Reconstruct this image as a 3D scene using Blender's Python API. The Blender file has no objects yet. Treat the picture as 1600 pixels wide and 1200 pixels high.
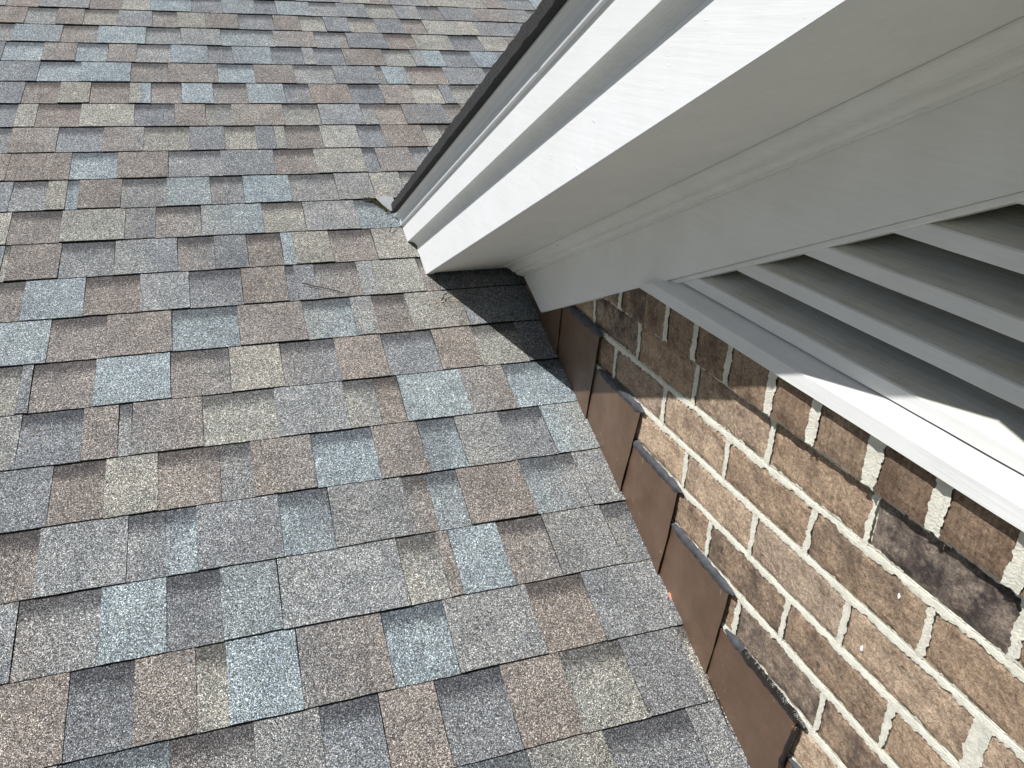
import bpy, bmesh, math, random
from mathutils import Vector, Matrix, noise

# ------------------------------------------------------------------ camera, sky, sun
scene = bpy.context.scene
col = scene.collection
TH, PH = math.radians(21.993), math.radians(23.475)      # pitch of the lower roof, of the gable rake

cam_data = bpy.data.cameras.new('camera')
cam_data.sensor_width = 36.0
cam_data.lens = 27.914
cam_data.clip_start, cam_data.clip_end = 0.02, 4000
cam = bpy.data.objects.new('camera', cam_data)
col.objects.link(cam)
cam.matrix_world = Matrix(((0.94677, 0.10666, -0.30372, -0.70420),
                           (-0.32065, 0.39547, -0.86069, -0.85483),
                           (0.02831, 0.91227, 0.40862, 1.05202),
                           (0, 0, 0, 1)))
scene.camera = cam

SUN_DIR = Vector((1.0, 0.21, -1.560)).normalized()       # the way the light travels
world = bpy.data.worlds.new('World')
scene.world = world
world.use_nodes = True
wn = world.node_tree
bg = wn.nodes['Background']
sky = wn.nodes.new('ShaderNodeTexSky')
sky.sky_type = 'NISHITA'
sky.sun_disc = False
sky.sun_elevation = math.asin(-SUN_DIR.z)
sky.sun_rotation = math.atan2(-SUN_DIR.x, -SUN_DIR.y)
wn.links.new(sky.outputs[0], bg.inputs[0])
bg.inputs[1].default_value = 0.05

sun_data = bpy.data.lights.new('sun', 'SUN')
sun_data.energy = 5.0
sun_data.angle = math.radians(0.53)
sun_data.color = (1.0, 0.985, 0.965)
sun = bpy.data.objects.new('sun', sun_data)
sun.rotation_euler = SUN_DIR.to_track_quat('-Z', 'Y').to_euler()
sun.location = (-3, -1, 5)
col.objects.link(sun)

vs = scene.view_settings
vs.view_transform = 'Standard'
vs.look = 'None'
vs.exposure = 0.16
vs.gamma = 1.0
vs.use_curve_mapping = False

# ------------------------------------------------------------------ helpers
rnd = random.Random(7)

def tag(o, label=None, cat=None, group=None, kind=None):
    if label: o['label'] = label
    if cat: o['category'] = cat
    if group: o['group'] = group
    if kind: o['kind'] = kind
    return o

def empty(name, loc=(0, 0, 0)):
    o = bpy.data.objects.new(name, None)
    o.empty_display_size = 0.05
    o.location = loc
    col.objects.link(o)
    return o

def link(name, me, parent=None, loc=None):
    o = bpy.data.objects.new(name, me)
    col.objects.link(o)
    if parent is not None:
        o.parent = parent
        o.matrix_parent_inverse = Matrix.Identity(4)
        if loc is None:
            loc = -parent.location
        else:
            loc = Vector(loc) - parent.location
        o.location = loc
    elif loc is not None:
        o.location = loc
    return o

def mesh(name, verts, faces, mats, parent=None, loc=None, smooth=False, fmat=None):
    """verts in world coordinates; the object's origin is put at loc (world) when given"""
    L = Vector(loc) if loc is not None else Vector((0, 0, 0))
    me = bpy.data.meshes.new(name)
    me.from_pydata([tuple(Vector(v) - L) for v in verts], [], faces)
    if not isinstance(mats, (list, tuple)): mats = [mats]
    for m in mats: me.materials.append(m)
    if fmat:
        for p, i in zip(me.polygons, fmat): p.material_index = i
    if smooth:
        for p in me.polygons: p.use_smooth = True
    me.update()
    return link(name, me, parent, loc if loc is not None else (Vector((0, 0, 0)) if parent is not None else None))

def from_bm(name, bm, mats, parent=None, smooth=False):
    bmesh.ops.recalc_face_normals(bm, faces=bm.faces)
    me = bpy.data.meshes.new(name)
    bm.to_mesh(me); bm.free()
    if not isinstance(mats, (list, tuple)): mats = [mats]
    for m in mats: me.materials.append(m)
    if smooth:
        for p in me.polygons: p.use_smooth = True
    # origin to the middle of the piece
    c = sum((v.co for v in me.vertices), Vector()) / max(1, len(me.vertices))
    me.transform(Matrix.Translation(-c))
    return link(name, me, parent, c)

def nz(x, y, z=0.0):
    return noise.noise(Vector((x, y, z)))

# ------------------------------------------------------------------ materials
def new_mat(name):
    m = bpy.data.materials.new(name)
    m.use_nodes = True
    nt = m.node_tree
    b = nt.nodes['Principled BSDF']
    return m, nt, b

def N(nt, t, **kw):
    n = nt.nodes.new(t)
    for k, v in kw.items():
        if k.startswith('i_'):
            n.inputs[k[2:].replace('_', ' ')].default_value = v
        else:
            setattr(n, k, v)
    return n

def ramp(nt, fac, stops):
    r = nt.nodes.new('ShaderNodeValToRGB')
    el = r.color_ramp.elements
    while len(el) < len(stops): el.new(0.5)
    for e_, (p, c) in zip(el, stops):
        e_.position = p
        e_.color = (c, c, c, 1) if isinstance(c, (int, float)) else (*c, 1)
    nt.links.new(fac, r.inputs[0])
    return r.outputs[0]

def mixc(nt, mode, fac, a, b):
    n = nt.nodes.new('ShaderNodeMix')
    n.data_type = 'RGBA'
    n.blend_type = mode
    for s, v in ((0, fac), (6, a), (7, b)):
        if hasattr(v, 'is_linked') or hasattr(v, 'links'): nt.links.new(v, n.inputs[s])
        elif s == 0: n.inputs[0].default_value = v
        else: n.inputs[s].default_value = (*v, 1)
    return n.outputs[2]

def noise_tex(nt, vec, scale, detail=3.0, rough=0.6):
    n = N(nt, 'ShaderNodeTexNoise')
    n.inputs['Scale'].default_value = scale
    n.inputs['Detail'].default_value = detail
    n.inputs['Roughness'].default_value = rough
    if vec is not None: nt.links.new(vec, n.inputs['Vector'])
    return n

def bump(nt, height, strength, dist, bsdf):
    b = nt.nodes.new('ShaderNodeBump')
    b.inputs['Strength'].default_value = strength
    b.inputs['Distance'].default_value = dist
    nt.links.new(height, b.inputs['Height'])
    nt.links.new(b.outputs[0], bsdf.inputs['Normal'])

def mathn(nt, op, a, b=None, clamp=False):
    n = nt.nodes.new('ShaderNodeMath')
    n.operation = op
    n.use_clamp = clamp
    for i, v in enumerate((a, b)):
        if v is None: continue
        if isinstance(v, (int, float)): n.inputs[i].default_value = v
        else: nt.links.new(v, n.inputs[i])
    return n.outputs[0]

def make_shingle_mat():
    m, nt, b = new_mat('mineral_granules')
    geo = N(nt, 'ShaderNodeNewGeometry')
    tint = N(nt, 'ShaderNodeAttribute', attribute_name='tint')
    vl = N(nt, 'ShaderNodeAttribute', attribute_name='vl')
    low = N(nt, 'ShaderNodeAttribute', attribute_name='low')
    vor = N(nt, 'ShaderNodeTexVoronoi')
    vor.inputs['Scale'].default_value = 740
    nt.links.new(geo.outputs['Position'], vor.inputs['Vector'])
    sep = N(nt, 'ShaderNodeSeparateColor')
    nt.links.new(vor.outputs['Color'], sep.inputs[0])
    vor2 = N(nt, 'ShaderNodeTexVoronoi')
    vor2.inputs['Scale'].default_value = 420
    nt.links.new(geo.outputs['Position'], vor2.inputs['Vector'])
    sep2 = N(nt, 'ShaderNodeSeparateColor')
    nt.links.new(vor2.outputs['Color'], sep2.inputs[0])
    # single granules: some nearly black, most of the blend's colour, some pale
    g1 = ramp(nt, sep.outputs[0], [(0.0, 0.12), (0.16, 0.34), (0.36, 0.72), (0.62, 1.03), (0.82, 1.5), (0.92, 2.5), (1.0, 3.3)])
    g2 = ramp(nt, sep2.outputs[0], [(0.0, 0.62), (0.5, 1.0), (1.0, 1.38)])
    # hue scatter: warm, cool and grey granules mixed into every blend
    hue = ramp(nt, sep.outputs[1], [(0.0, (1.16, 0.99, 0.86)), (0.45, (1.0, 1.0, 1.0)), (1.0, (0.9, 1.0, 1.12))])
    c = mixc(nt, 'MULTIPLY', 1.0, tint.outputs['Color'], g1)
    c = mixc(nt, 'MULTIPLY', 1.0, c, g2)
    c = mixc(nt, 'MULTIPLY', 0.6, c, hue)
    # blend drop: slow drift inside a tab
    big = noise_tex(nt, geo.outputs['Position'], 16, 3, 0.6)
    drift = ramp(nt, big.outputs['Fac'], [(0.3, (0.84, 0.85, 0.87)), (0.7, (1.16, 1.15, 1.13))])
    c = mixc(nt, 'MULTIPLY', 1.0, c, drift)
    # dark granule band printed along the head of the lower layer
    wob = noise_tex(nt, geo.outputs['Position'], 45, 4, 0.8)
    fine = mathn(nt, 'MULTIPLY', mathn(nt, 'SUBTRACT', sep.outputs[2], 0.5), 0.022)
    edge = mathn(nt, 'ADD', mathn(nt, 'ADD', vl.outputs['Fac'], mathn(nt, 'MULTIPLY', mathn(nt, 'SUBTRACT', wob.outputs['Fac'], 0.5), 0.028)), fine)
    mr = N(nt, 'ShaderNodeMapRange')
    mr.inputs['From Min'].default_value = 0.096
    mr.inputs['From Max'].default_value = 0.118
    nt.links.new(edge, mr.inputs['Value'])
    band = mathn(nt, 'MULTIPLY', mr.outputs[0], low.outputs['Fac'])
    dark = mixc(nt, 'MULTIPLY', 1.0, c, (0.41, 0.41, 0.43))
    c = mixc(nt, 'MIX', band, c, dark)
    # scuffs and grime: a broad faint stain
    st = noise_tex(nt, geo.outputs['Position'], 3.1, 5, 0.65)
    stc = ramp(nt, st.outputs['Fac'], [(0.35, (0.9, 0.89, 0.88)), (0.62, (1.04, 1.04, 1.04))])
    c = mixc(nt, 'MULTIPLY', 1.0, c, stc)
    nt.links.new(c, b.inputs['Base Color'])
    b.inputs['Roughness'].default_value = 0.82
    b.inputs['Specular IOR Level'].default_value = 0.35
    h = mathn(nt, 'ADD', mathn(nt, 'MULTIPLY', vor.outputs['Distance'], -1.0), mathn(nt, 'MULTIPLY', sep.outputs[0], 0.35))
    bump(nt, h, 0.85, 0.0016, b)
    return m

def plain(name, rgb, rough=0.7, spec=0.4, nscale=60, namp=0.15, bscale=200, bdist=0.0006, bstr=0.5):
    m, nt, b = new_mat(name)
    geo = N(nt, 'ShaderNodeNewGeometry')
    n1 = noise_tex(nt, geo.outputs['Position'], nscale, 4, 0.6)
    f = ramp(nt, n1.outputs['Fac'], [(0.3, 1 - namp), (0.7, 1 + namp)])
    c = mixc(nt, 'MULTIPLY', 1.0, rgb, f)
    nt.links.new(c, b.inputs['Base Color'])
    b.inputs['Roughness'].default_value = rough
    b.inputs['Specular IOR Level'].default_value = spec
    n2 = noise_tex(nt, geo.outputs['Position'], bscale, 4, 0.6)
    bump(nt, n2.outputs['Fac'], bstr, bdist, b)
    return m

def grain_coord(nt, axis, stretch):
    """position squeezed along one axis, so that noise runs as brush marks or grain along it"""
    geo = N(nt, 'ShaderNodeNewGeometry')
    mp = N(nt, 'ShaderNodeMapping')
    if axis == 'rake': mp.inputs['Rotation'].default_value = (PH, 0, 0)
    mp.inputs['Scale'].default_value = (1, stretch, 1)
    nt.links.new(geo.outputs['Position'], mp.inputs['Vector'])
    return geo, mp.outputs[0]

def make_paint(name, axis, rgb=(0.80, 0.81, 0.815), dirt=0.0, dirt_rgb=(0.36, 0.33, 0.24), grain=0.35, rough=0.42, specks=True, drips=0.4):
    m, nt, b = new_mat(name)
    geo, gv = grain_coord(nt, axis, 0.05)
    g = noise_tex(nt, gv, 160, 5, 0.65)
    pos = geo.outputs['Position']
    soft = noise_tex(nt, pos, 7, 4, 0.6)
    c = mixc(nt, 'MULTIPLY', 1.0, rgb, ramp(nt, soft.outputs['Fac'], [(0.3, (0.945, 0.94, 0.93)), (0.7, (1.03, 1.03, 1.03))]))
    c = mixc(nt, 'MULTIPLY', 1.0, c, ramp(nt, g.outputs['Fac'], [(0.3, 0.965), (0.65, 1.02)]))
    if dirt > 0:
        d1 = noise_tex(nt, pos, 11, 6, 0.75)
        d2 = noise_tex(nt, gv, 210, 5, 0.75)
        f1 = ramp(nt, d1.outputs['Fac'], [(0.30, 0.25), (0.68, 1.0)])
        f2 = ramp(nt, d2.outputs['Fac'], [(0.40, 0.35), (0.66, 1.0)])
        f = mathn(nt, 'MULTIPLY', mathn(nt, 'MULTIPLY', f1, f2), dirt)
        c = mixc(nt, 'MIX', f, c, dirt_rgb)
    if specks:
        v = N(nt, 'ShaderNodeTexVoronoi')
        v.inputs['Scale'].default_value = 26
        v.inputs['Randomness'].default_value = 1.0
        nt.links.new(pos, v.inputs['Vector'])
        sc = N(nt, 'ShaderNodeSeparateColor')
        nt.links.new(v.outputs['Color'], sc.inputs[0])
        size = mathn(nt, 'MULTIPLY', mathn(nt, 'GREATER_THAN', sc.outputs[0], 0.62), mathn(nt, 'MULTIPLY', sc.outputs[1], 0.075))
        sp = mathn(nt, 'LESS_THAN', v.outputs['Distance'], size)
        c = mixc(nt, 'MIX', mathn(nt, 'MULTIPLY', sp, 0.75), c, (0.10, 0.085, 0.065))
    nt.links.new(c, b.inputs['Base Color'])
    rr = ramp(nt, soft.outputs['Fac'], [(0.3, rough + 0.12), (0.7, rough - 0.05)])
    nt.links.new(rr, b.inputs['Roughness'])
    b.inputs['Specular IOR Level'].default_value = 0.4
    dr = noise_tex(nt, gv, 55, 6, 0.7)
    drr = ramp(nt, dr.outputs['Fac'], [(0.57, 0.0), (0.66, 1.0)])
    lump = noise_tex(nt, pos, 38, 3, 0.5)
    lumpr = ramp(nt, lump.outputs['Fac'], [(0.63, 0.0), (0.72, 1.0)])
    h = mathn(nt, 'ADD', mathn(nt, 'MULTIPLY', g.outputs['Fac'], grain), mathn(nt, 'MULTIPLY', mathn(nt, 'MULTIPLY', drr, lumpr), drips))
    bump(nt, h, 0.55, 0.0016, b)
    return m

def make_brick_mat(name, header):
    m, nt, b = new_mat(name)
    geo = N(nt, 'ShaderNodeNewGeometry')
    pos = geo.outputs['Position']
    tint = N(nt, 'ShaderNodeAttribute', attribute_name='tint')
    burn = N(nt, 'ShaderNodeAttribute', attribute_name='burn')
    n1 = noise_tex(nt, pos, 26, 5, 0.72)
    n2 = noise_tex(nt, pos, 170, 5, 0.75)
    n3 = noise_tex(nt, pos, 620, 3, 0.6)
    c = mixc(nt, 'MULTIPLY', 1.0, tint.outputs['Color'],
             ramp(nt, n1.outputs['Fac'], [(0.30, (0.52, 0.48, 0.46)), (0.5, (1.0, 1.0, 1.0)), (0.70, (1.25, 1.26, 1.25))]))
    c = mixc(nt, 'MULTIPLY', 1.0, c, ramp(nt, n2.outputs['Fac'], [(0.34, (0.55, 0.52, 0.50)), (0.5, (1.0, 1.0, 1.0)), (0.68, (1.35, 1.35, 1.33))]))
    c = mixc(nt, 'MULTIPLY', 1.0, c, ramp(nt, n3.outputs['Fac'], [(0.34, 0.72), (0.66, 1.28)]))
    if header:
        mp = N(nt, 'ShaderNodeMapping'); mp.inputs['Scale'].default_value = (1, 1, 0.06)
        nt.links.new(pos, mp.inputs['Vector'])
        n4 = noise_tex(nt, mp.outputs[0], 240, 4, 0.7)
        c = mixc(nt, 'MULTIPLY', 1.0, c, ramp(nt, n4.outputs['Fac'], [(0.35, 0.82), (0.65, 1.2)]))
    if not header:
        mq = N(nt, 'ShaderNodeMapping'); mq.inputs['Scale'].default_value = (1, 0.45, 1); mq.inputs['Rotation'].default_value = (0.5, 0, 0)
        nt.links.new(pos, mq.inputs['Vector'])
        n7 = noise_tex(nt, mq.outputs[0], 75, 7, 0.8)
        c = mixc(nt, 'MIX', mathn(nt, 'MULTIPLY', ramp(nt, n7.outputs['Fac'], [(0.54, 0.0), (0.63, 1.0)]), 0.45), c, (0.17, 0.132, 0.105))
        n8 = noise_tex(nt, mq.outputs[0], 48, 5, 0.7)
        c = mixc(nt, 'MIX', ramp(nt, n8.outputs['Fac'], [(0.665, 0.0), (0.70, 0.85)]), c, (0.055, 0.036, 0.026))
    # flash: purple-black kiln burn on part of the face, strength per brick
    n5 = noise_tex(nt, pos, 19, 5, 0.75)
    bf = mathn(nt, 'MULTIPLY', ramp(nt, n5.outputs['Fac'], [(0.40, 0.0), (0.60, 1.0)]), burn.outputs['Fac'])
    c = mixc(nt, 'MIX', bf, c, (0.062, 0.050, 0.047))
    # pale dusting
    n6 = noise_tex(nt, pos, 95, 6, 0.8)
    pf = mathn(nt, 'MULTIPLY', ramp(nt, n6.outputs['Fac'], [(0.58, 0.0), (0.74, 1.0)]), 0.12 if header else 0.40)
    c = mixc(nt, 'MIX', pf, c, (0.50, 0.42, 0.33))
    nt.links.new(c, b.inputs['Base Color'])
    b.inputs['Roughness'].default_value = 0.88
    b.inputs['Specular IOR Level'].default_value = 0.25
    pits = N(nt, 'ShaderNodeTexVoronoi'); pits.inputs['Scale'].default_value = 120
    nt.links.new(pos, pits.inputs['Vector'])
    h = mathn(nt, 'ADD', mathn(nt, 'ADD', mathn(nt, 'MULTIPLY', n2.outputs['Fac'], 1.0), mathn(nt, 'MULTIPLY', n3.outputs['Fac'], 0.5)),
              mathn(nt, 'MULTIPLY', pits.outputs['Distance'], 0.25))
    if not header:
        h = mathn(nt, 'SUBTRACT', h, mathn(nt, 'MULTIPLY', ramp(nt, n8.outputs['Fac'], [(0.64, 0.0), (0.72, 1.0)]), 0.9))
        h = mathn(nt, 'SUBTRACT', h, mathn(nt, 'MULTIPLY', n7.outputs['Fac'], 0.9))
    bump(nt, h, 0.85, 0.0014 if header else 0.0040, b)
    return m

def make_metal(name, rgb, rough, metallic, scratch):
    m, nt, b = new_mat(name)
    geo = N(nt, 'ShaderNodeNewGeometry')
    pos = geo.outputs['Position']
    n1 = noise_tex(nt, pos, 9, 5, 0.65)
    c = mixc(nt, 'MULTIPLY', 1.0, rgb, ramp(nt, n1.outputs['Fac'], [(0.3, (0.80, 0.78, 0.78)), (0.7, (1.2, 1.2, 1.2))]))
    v = N(nt, 'ShaderNodeTexVoronoi'); v.inputs['Scale'].default_value = 75
    nt.links.new(pos, v.inputs['Vector'])
    s = N(nt, 'ShaderNodeSeparateColor'); nt.links.new(v.outputs['Color'], s.inputs[0])
    sz = mathn(nt, 'MULTIPLY', mathn(nt, 'GREATER_THAN', s.outputs[0], 0.55), mathn(nt, 'MULTIPLY', s.outputs[1], 0.085))
    sp = mathn(nt, 'LESS_THAN', v.outputs['Distance'], sz)
    mp = N(nt, 'ShaderNodeMapping'); mp.inputs['Scale'].default_value = (1, 1, 0.15); mp.inputs['Rotation'].default_value = (0.6, 0, 0)
    nt.links.new(pos, mp.inputs['Vector'])
    w = noise_tex(nt, mp.outputs[0], 260, 2, 0.4)
    ws = ramp(nt, w.outputs['Fac'], [(0.74, 0.0), (0.77, 1.0)])
    f = mathn(nt, 'MULTIPLY', mathn(nt, 'MAXIMUM', sp, ws), scratch)
    c = mixc(nt, 'MIX', f, c, (0.50, 0.42, 0.33))
    dst = noise_tex(nt, pos, 420, 3, 0.7)
    c = mixc(nt, 'MULTIPLY', 1.0, c, ramp(nt, dst.outputs['Fac'], [(0.35, 0.9), (0.68, 1.14)]))
    nt.links.new(c, b.inputs['Base Color'])
    b.inputs['Metallic'].default_value = metallic
    nt.links.new(ramp(nt, n1.outputs['Fac'], [(0.3, rough + 0.1), (0.7, rough - 0.06)]), b.inputs['Roughness'])
    b.inputs['Specular IOR Level'].default_value = 0.5
    d = noise_tex(nt, pos, 14, 2, 0.5)
    bump(nt, d.outputs['Fac'], 0.35, 0.004, b)
    return m

M = {}
M['granule'] = make_shingle_mat()
M['asphalt'] = plain('asphalt_edge', (0.016, 0.016, 0.017), 0.8, 0.3, 90, 0.3, 700, 0.0012, 0.7)
M['underside'] = plain('shingle_underside', (0.060, 0.060, 0.061), 0.9, 0.2, 300, 0.45, 700, 0.003, 1.0)
M['louvre_under'] = plain('louvre_underside_shade', (0.10, 0.095, 0.08), 0.9, 0.15, 30, 0.3)  # dark underside colour painted in to deepen the shade between slats
M['rake_paint'] = make_paint('white_paint_rake', 'rake', drips=1.1)
M['crown_paint'] = make_paint('white_paint_crown', 'rake', (0.79, 0.80, 0.80), 0.22, (0.36, 0.34, 0.28), 0.3, 0.45, True, 0.5)
M['soffit_paint'] = make_paint('white_paint_soffit', 'rake', (0.81, 0.81, 0.795), 0.06, (0.55, 0.52, 0.45), 0.05, 0.5, True, 0.1)
M['louvre_paint'] = make_paint('white_paint_louvre', 'y', (0.78, 0.785, 0.775), 0.16, (0.42, 0.39, 0.31), 0.6, 0.5, False, 0.6)
M['louvre_dirty'] = make_paint('grimy_paint_louvre', 'y', (0.76, 0.75, 0.70), 0.80, (0.46, 0.42, 0.28), 0.8, 0.6, False, 0.4)
M['brick'] = make_brick_mat('rough_brick', False)
M['header'] = make_brick_mat('smooth_header_brick', True)
M['mortar'] = plain('cream_mortar', (0.68, 0.66, 0.565), 0.92, 0.2, 45, 0.13, 380, 0.0022, 0.8)
M['flash'] = make_metal('brown_coated_metal', (0.150, 0.094, 0.062), 0.40, 0.2, 0.6)
M['white_metal'] = make_metal('white_coated_metal', (0.72, 0.74, 0.74), 0.38, 0.1, 0.10)
M['drip_metal'] = plain('white_drip_metal', (0.74, 0.76, 0.77), 0.4, 0.5, 5, 0.05, 9, 0.002, 0.3)
M['dull_metal'] = make_metal('dull_white_metal', (0.30, 0.31, 0.31), 0.6, 0.1, 0.15)
M['caulk'] = plain('slate_grey_sealant', (0.078, 0.081, 0.090), 0.8, 0.3, 70, 0.3, 320, 0.003, 0.9)
M['tar'] = plain('black_tar_sealant', (0.014, 0.011, 0.009), 0.25, 0.6, 60, 0.5, 150, 0.003, 0.9)
M['rust'] = plain('rusty_drip', (0.16, 0.07, 0.02), 0.4, 0.5, 90, 0.5, 300, 0.001, 0.6)
M['copper'] = plain('bare_metal_chip', (0.66, 0.36, 0.25), 0.5, 0.5, 120, 0.2)
M['twig'] = plain('dry_twig', (0.050, 0.034, 0.022), 0.85, 0.2, 200, 0.4)
M['needle'] = plain('dry_pine_needle', (0.20, 0.12, 0.06), 0.7, 0.3, 200, 0.4)
M['moss'] = plain('moss', (0.115, 0.10, 0.035), 0.95, 0.1, 160, 0.5, 700, 0.003, 1.0)
M['light_block'] = plain('dark_backing', (0.02, 0.02, 0.02), 0.95, 0.05, 20, 0.2)
M['fleck'] = plain('white_paint_fleck', (0.8, 0.8, 0.8), 0.6, 0.3, 100, 0.1)
M['deck'] = plain('roof_felt', (0.03, 0.03, 0.032), 0.9, 0.2, 30, 0.2)
M['lawn'] = plain('pale_bounce_lawn', (0.16, 0.155, 0.10), 0.95, 0.1, 1.5, 0.35, 40, 0.03, 0.6)  # out-of-view ground, made pale to bounce light up to the soffit

# ------------------------------------------------------------------ the ground below the house
g = mesh('ground', [(-900, -900, -4.6), (900, -900, -4.6), (900, 900, -4.6), (-900, 900, -4.6)], [(0, 1, 2, 3)], M['lawn'])
tag(g, kind='structure')

# ------------------------------------------------------------------ shingled roofs
E = 0.1429                       # shingle exposure, 5 5/8 inch
OV = 0.016
TINT = {'b': (0.262, 0.303, 0.316), 's': (0.210, 0.222, 0.230), 'w': (0.240, 0.219, 0.199),
        't': (0.298, 0.295, 0.262), 'g': (0.252, 0.260, 0.256)}

def jit_tint(code, r, amt=0.10):
    c = TINT[code]
    k = 1 + r.uniform(-amt, amt)
    w = r.uniform(-0.02, 0.02)
    return (c[0] * k * (1 + w), c[1] * k, c[2] * k * (1 - w))

def tab_geometry(x0, x1, kind, c0, c1, r, frame, v0, cut=None):
    """one tab of laminated shingle: a thin wedge with a slightly uneven butt. frame(x, v, n) -> world."""
    tooth = kind == 'T'
    hb = (0.0058 if tooth else 0.0043) + r.uniform(-0.0003, 0.0005)
    ht = 0.0019 if tooth else 0.0003
    nb = max(3, min(7, int((x1 - x0) / 0.022) + 2))
    vj = r.uniform(-0.0008, 0.0008)
    tilt = r.uniform(-0.0012, 0.0012)
    gap = 0.0003
    pts = []
    for i in range(nb):
        f = i / (nb - 1)
        pts.append((x0 + gap + (x1 - x0 - 2 * gap) * f, vj + tilt * f + r.uniform(-0.0006, 0.0006)))
    sl = r.uniform(-0.0016, 0.0016) if tooth else 0.0
    sr = r.uniform(-0.0016, 0.0016) if tooth else 0.0
    right = [(x1 - gap + sr * 0.5 + r.uniform(-0.0007, 0.0007), E * 0.35), (x1 - gap + sr, E * 0.72)]
    left = [(x0 + gap + sl, E * 0.72), (x0 + gap + sl * 0.5 + r.uniform(-0.0007, 0.0007), E * 0.35)]
    top = [(x1 - gap + sr, E + OV), (x0 + gap + sl, E + OV)]
    if cut:      # a corner sheared off at the head (cut = list of (x, v) that replaces the top right corner)
        outline = pts + cut + [top[1]] + left
    else:
        outline = pts + right + top + left
    n = len(outline)
    def hgt(v): return hb + (ht - hb) * max(0.0, v) / (E + OV)
    curl = r.choice([0, 0, 0, 0, 0.0012])
    verts, vl, tints = [], [], []
    for lay in (1, 0):
        for (x, v) in outline:
            hh = hgt(v) + (curl if v < 0.004 else 0) if lay else (-0.004 if v > 0.004 else -0.0035)
            verts.append(frame(x, v0 + v, hh))
            vl.append(v)
            f = (x - x0) / max(1e-6, x1 - x0)
            tints.append([c0[j] + (c1[j] - c0[j]) * f for j in range(3)])
    faces = [tuple(range(n))]
    fm = [0]
    for i in range(n):
        j = (i + 1) % n
        faces.append((i, n + i, n + j, j)); fm.append(1)
    return verts, faces, fm, vl, tints, (0.0 if tooth else 1.0)

def add_attrs(me, vl, tints, low):
    a = me.attributes.new('vl', 'FLOAT', 'POINT'); a.data.foreach_set('value', vl)
    b = me.attributes.new('low', 'FLOAT', 'POINT'); b.data.foreach_set('value', low)
    c = me.attributes.new('tint', 'FLOAT_COLOR', 'POINT')
    flat = []
    for t in tints: flat += [t[0], t[1], t[2], 1.0]
    c.data.foreach_set('color', flat)

def shingle_object(geom, parent, origin):
    verts, faces, fm, vl, tints, low = geom
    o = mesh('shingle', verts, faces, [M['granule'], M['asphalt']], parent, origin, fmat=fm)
    add_attrs(o.data, vl, tints, [low] * len(verts))
    return o

def shingle_mass(name, geoms, parent, origin, side='asphalt'):
    V, F, FM, VL, TI, LO = [], [], [], [], [], []
    for verts, faces, fm, vl, tints, low in geoms:
        k = len(V)
        V += verts; F += [tuple(i + k for i in f) for f in faces]; FM += fm; VL += vl; TI += tints; LO += [low] * len(verts)
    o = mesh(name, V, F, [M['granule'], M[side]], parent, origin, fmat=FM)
    add_attrs(o.data, VL, TI, LO)
    tag(o, kind='stuff')
    return o

cS, sS = math.cos(TH), math.sin(TH)
def roof_frame(x, v, n):
    return Vector((x, v * cS - n * sS, v * sS + n * cS))

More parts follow.
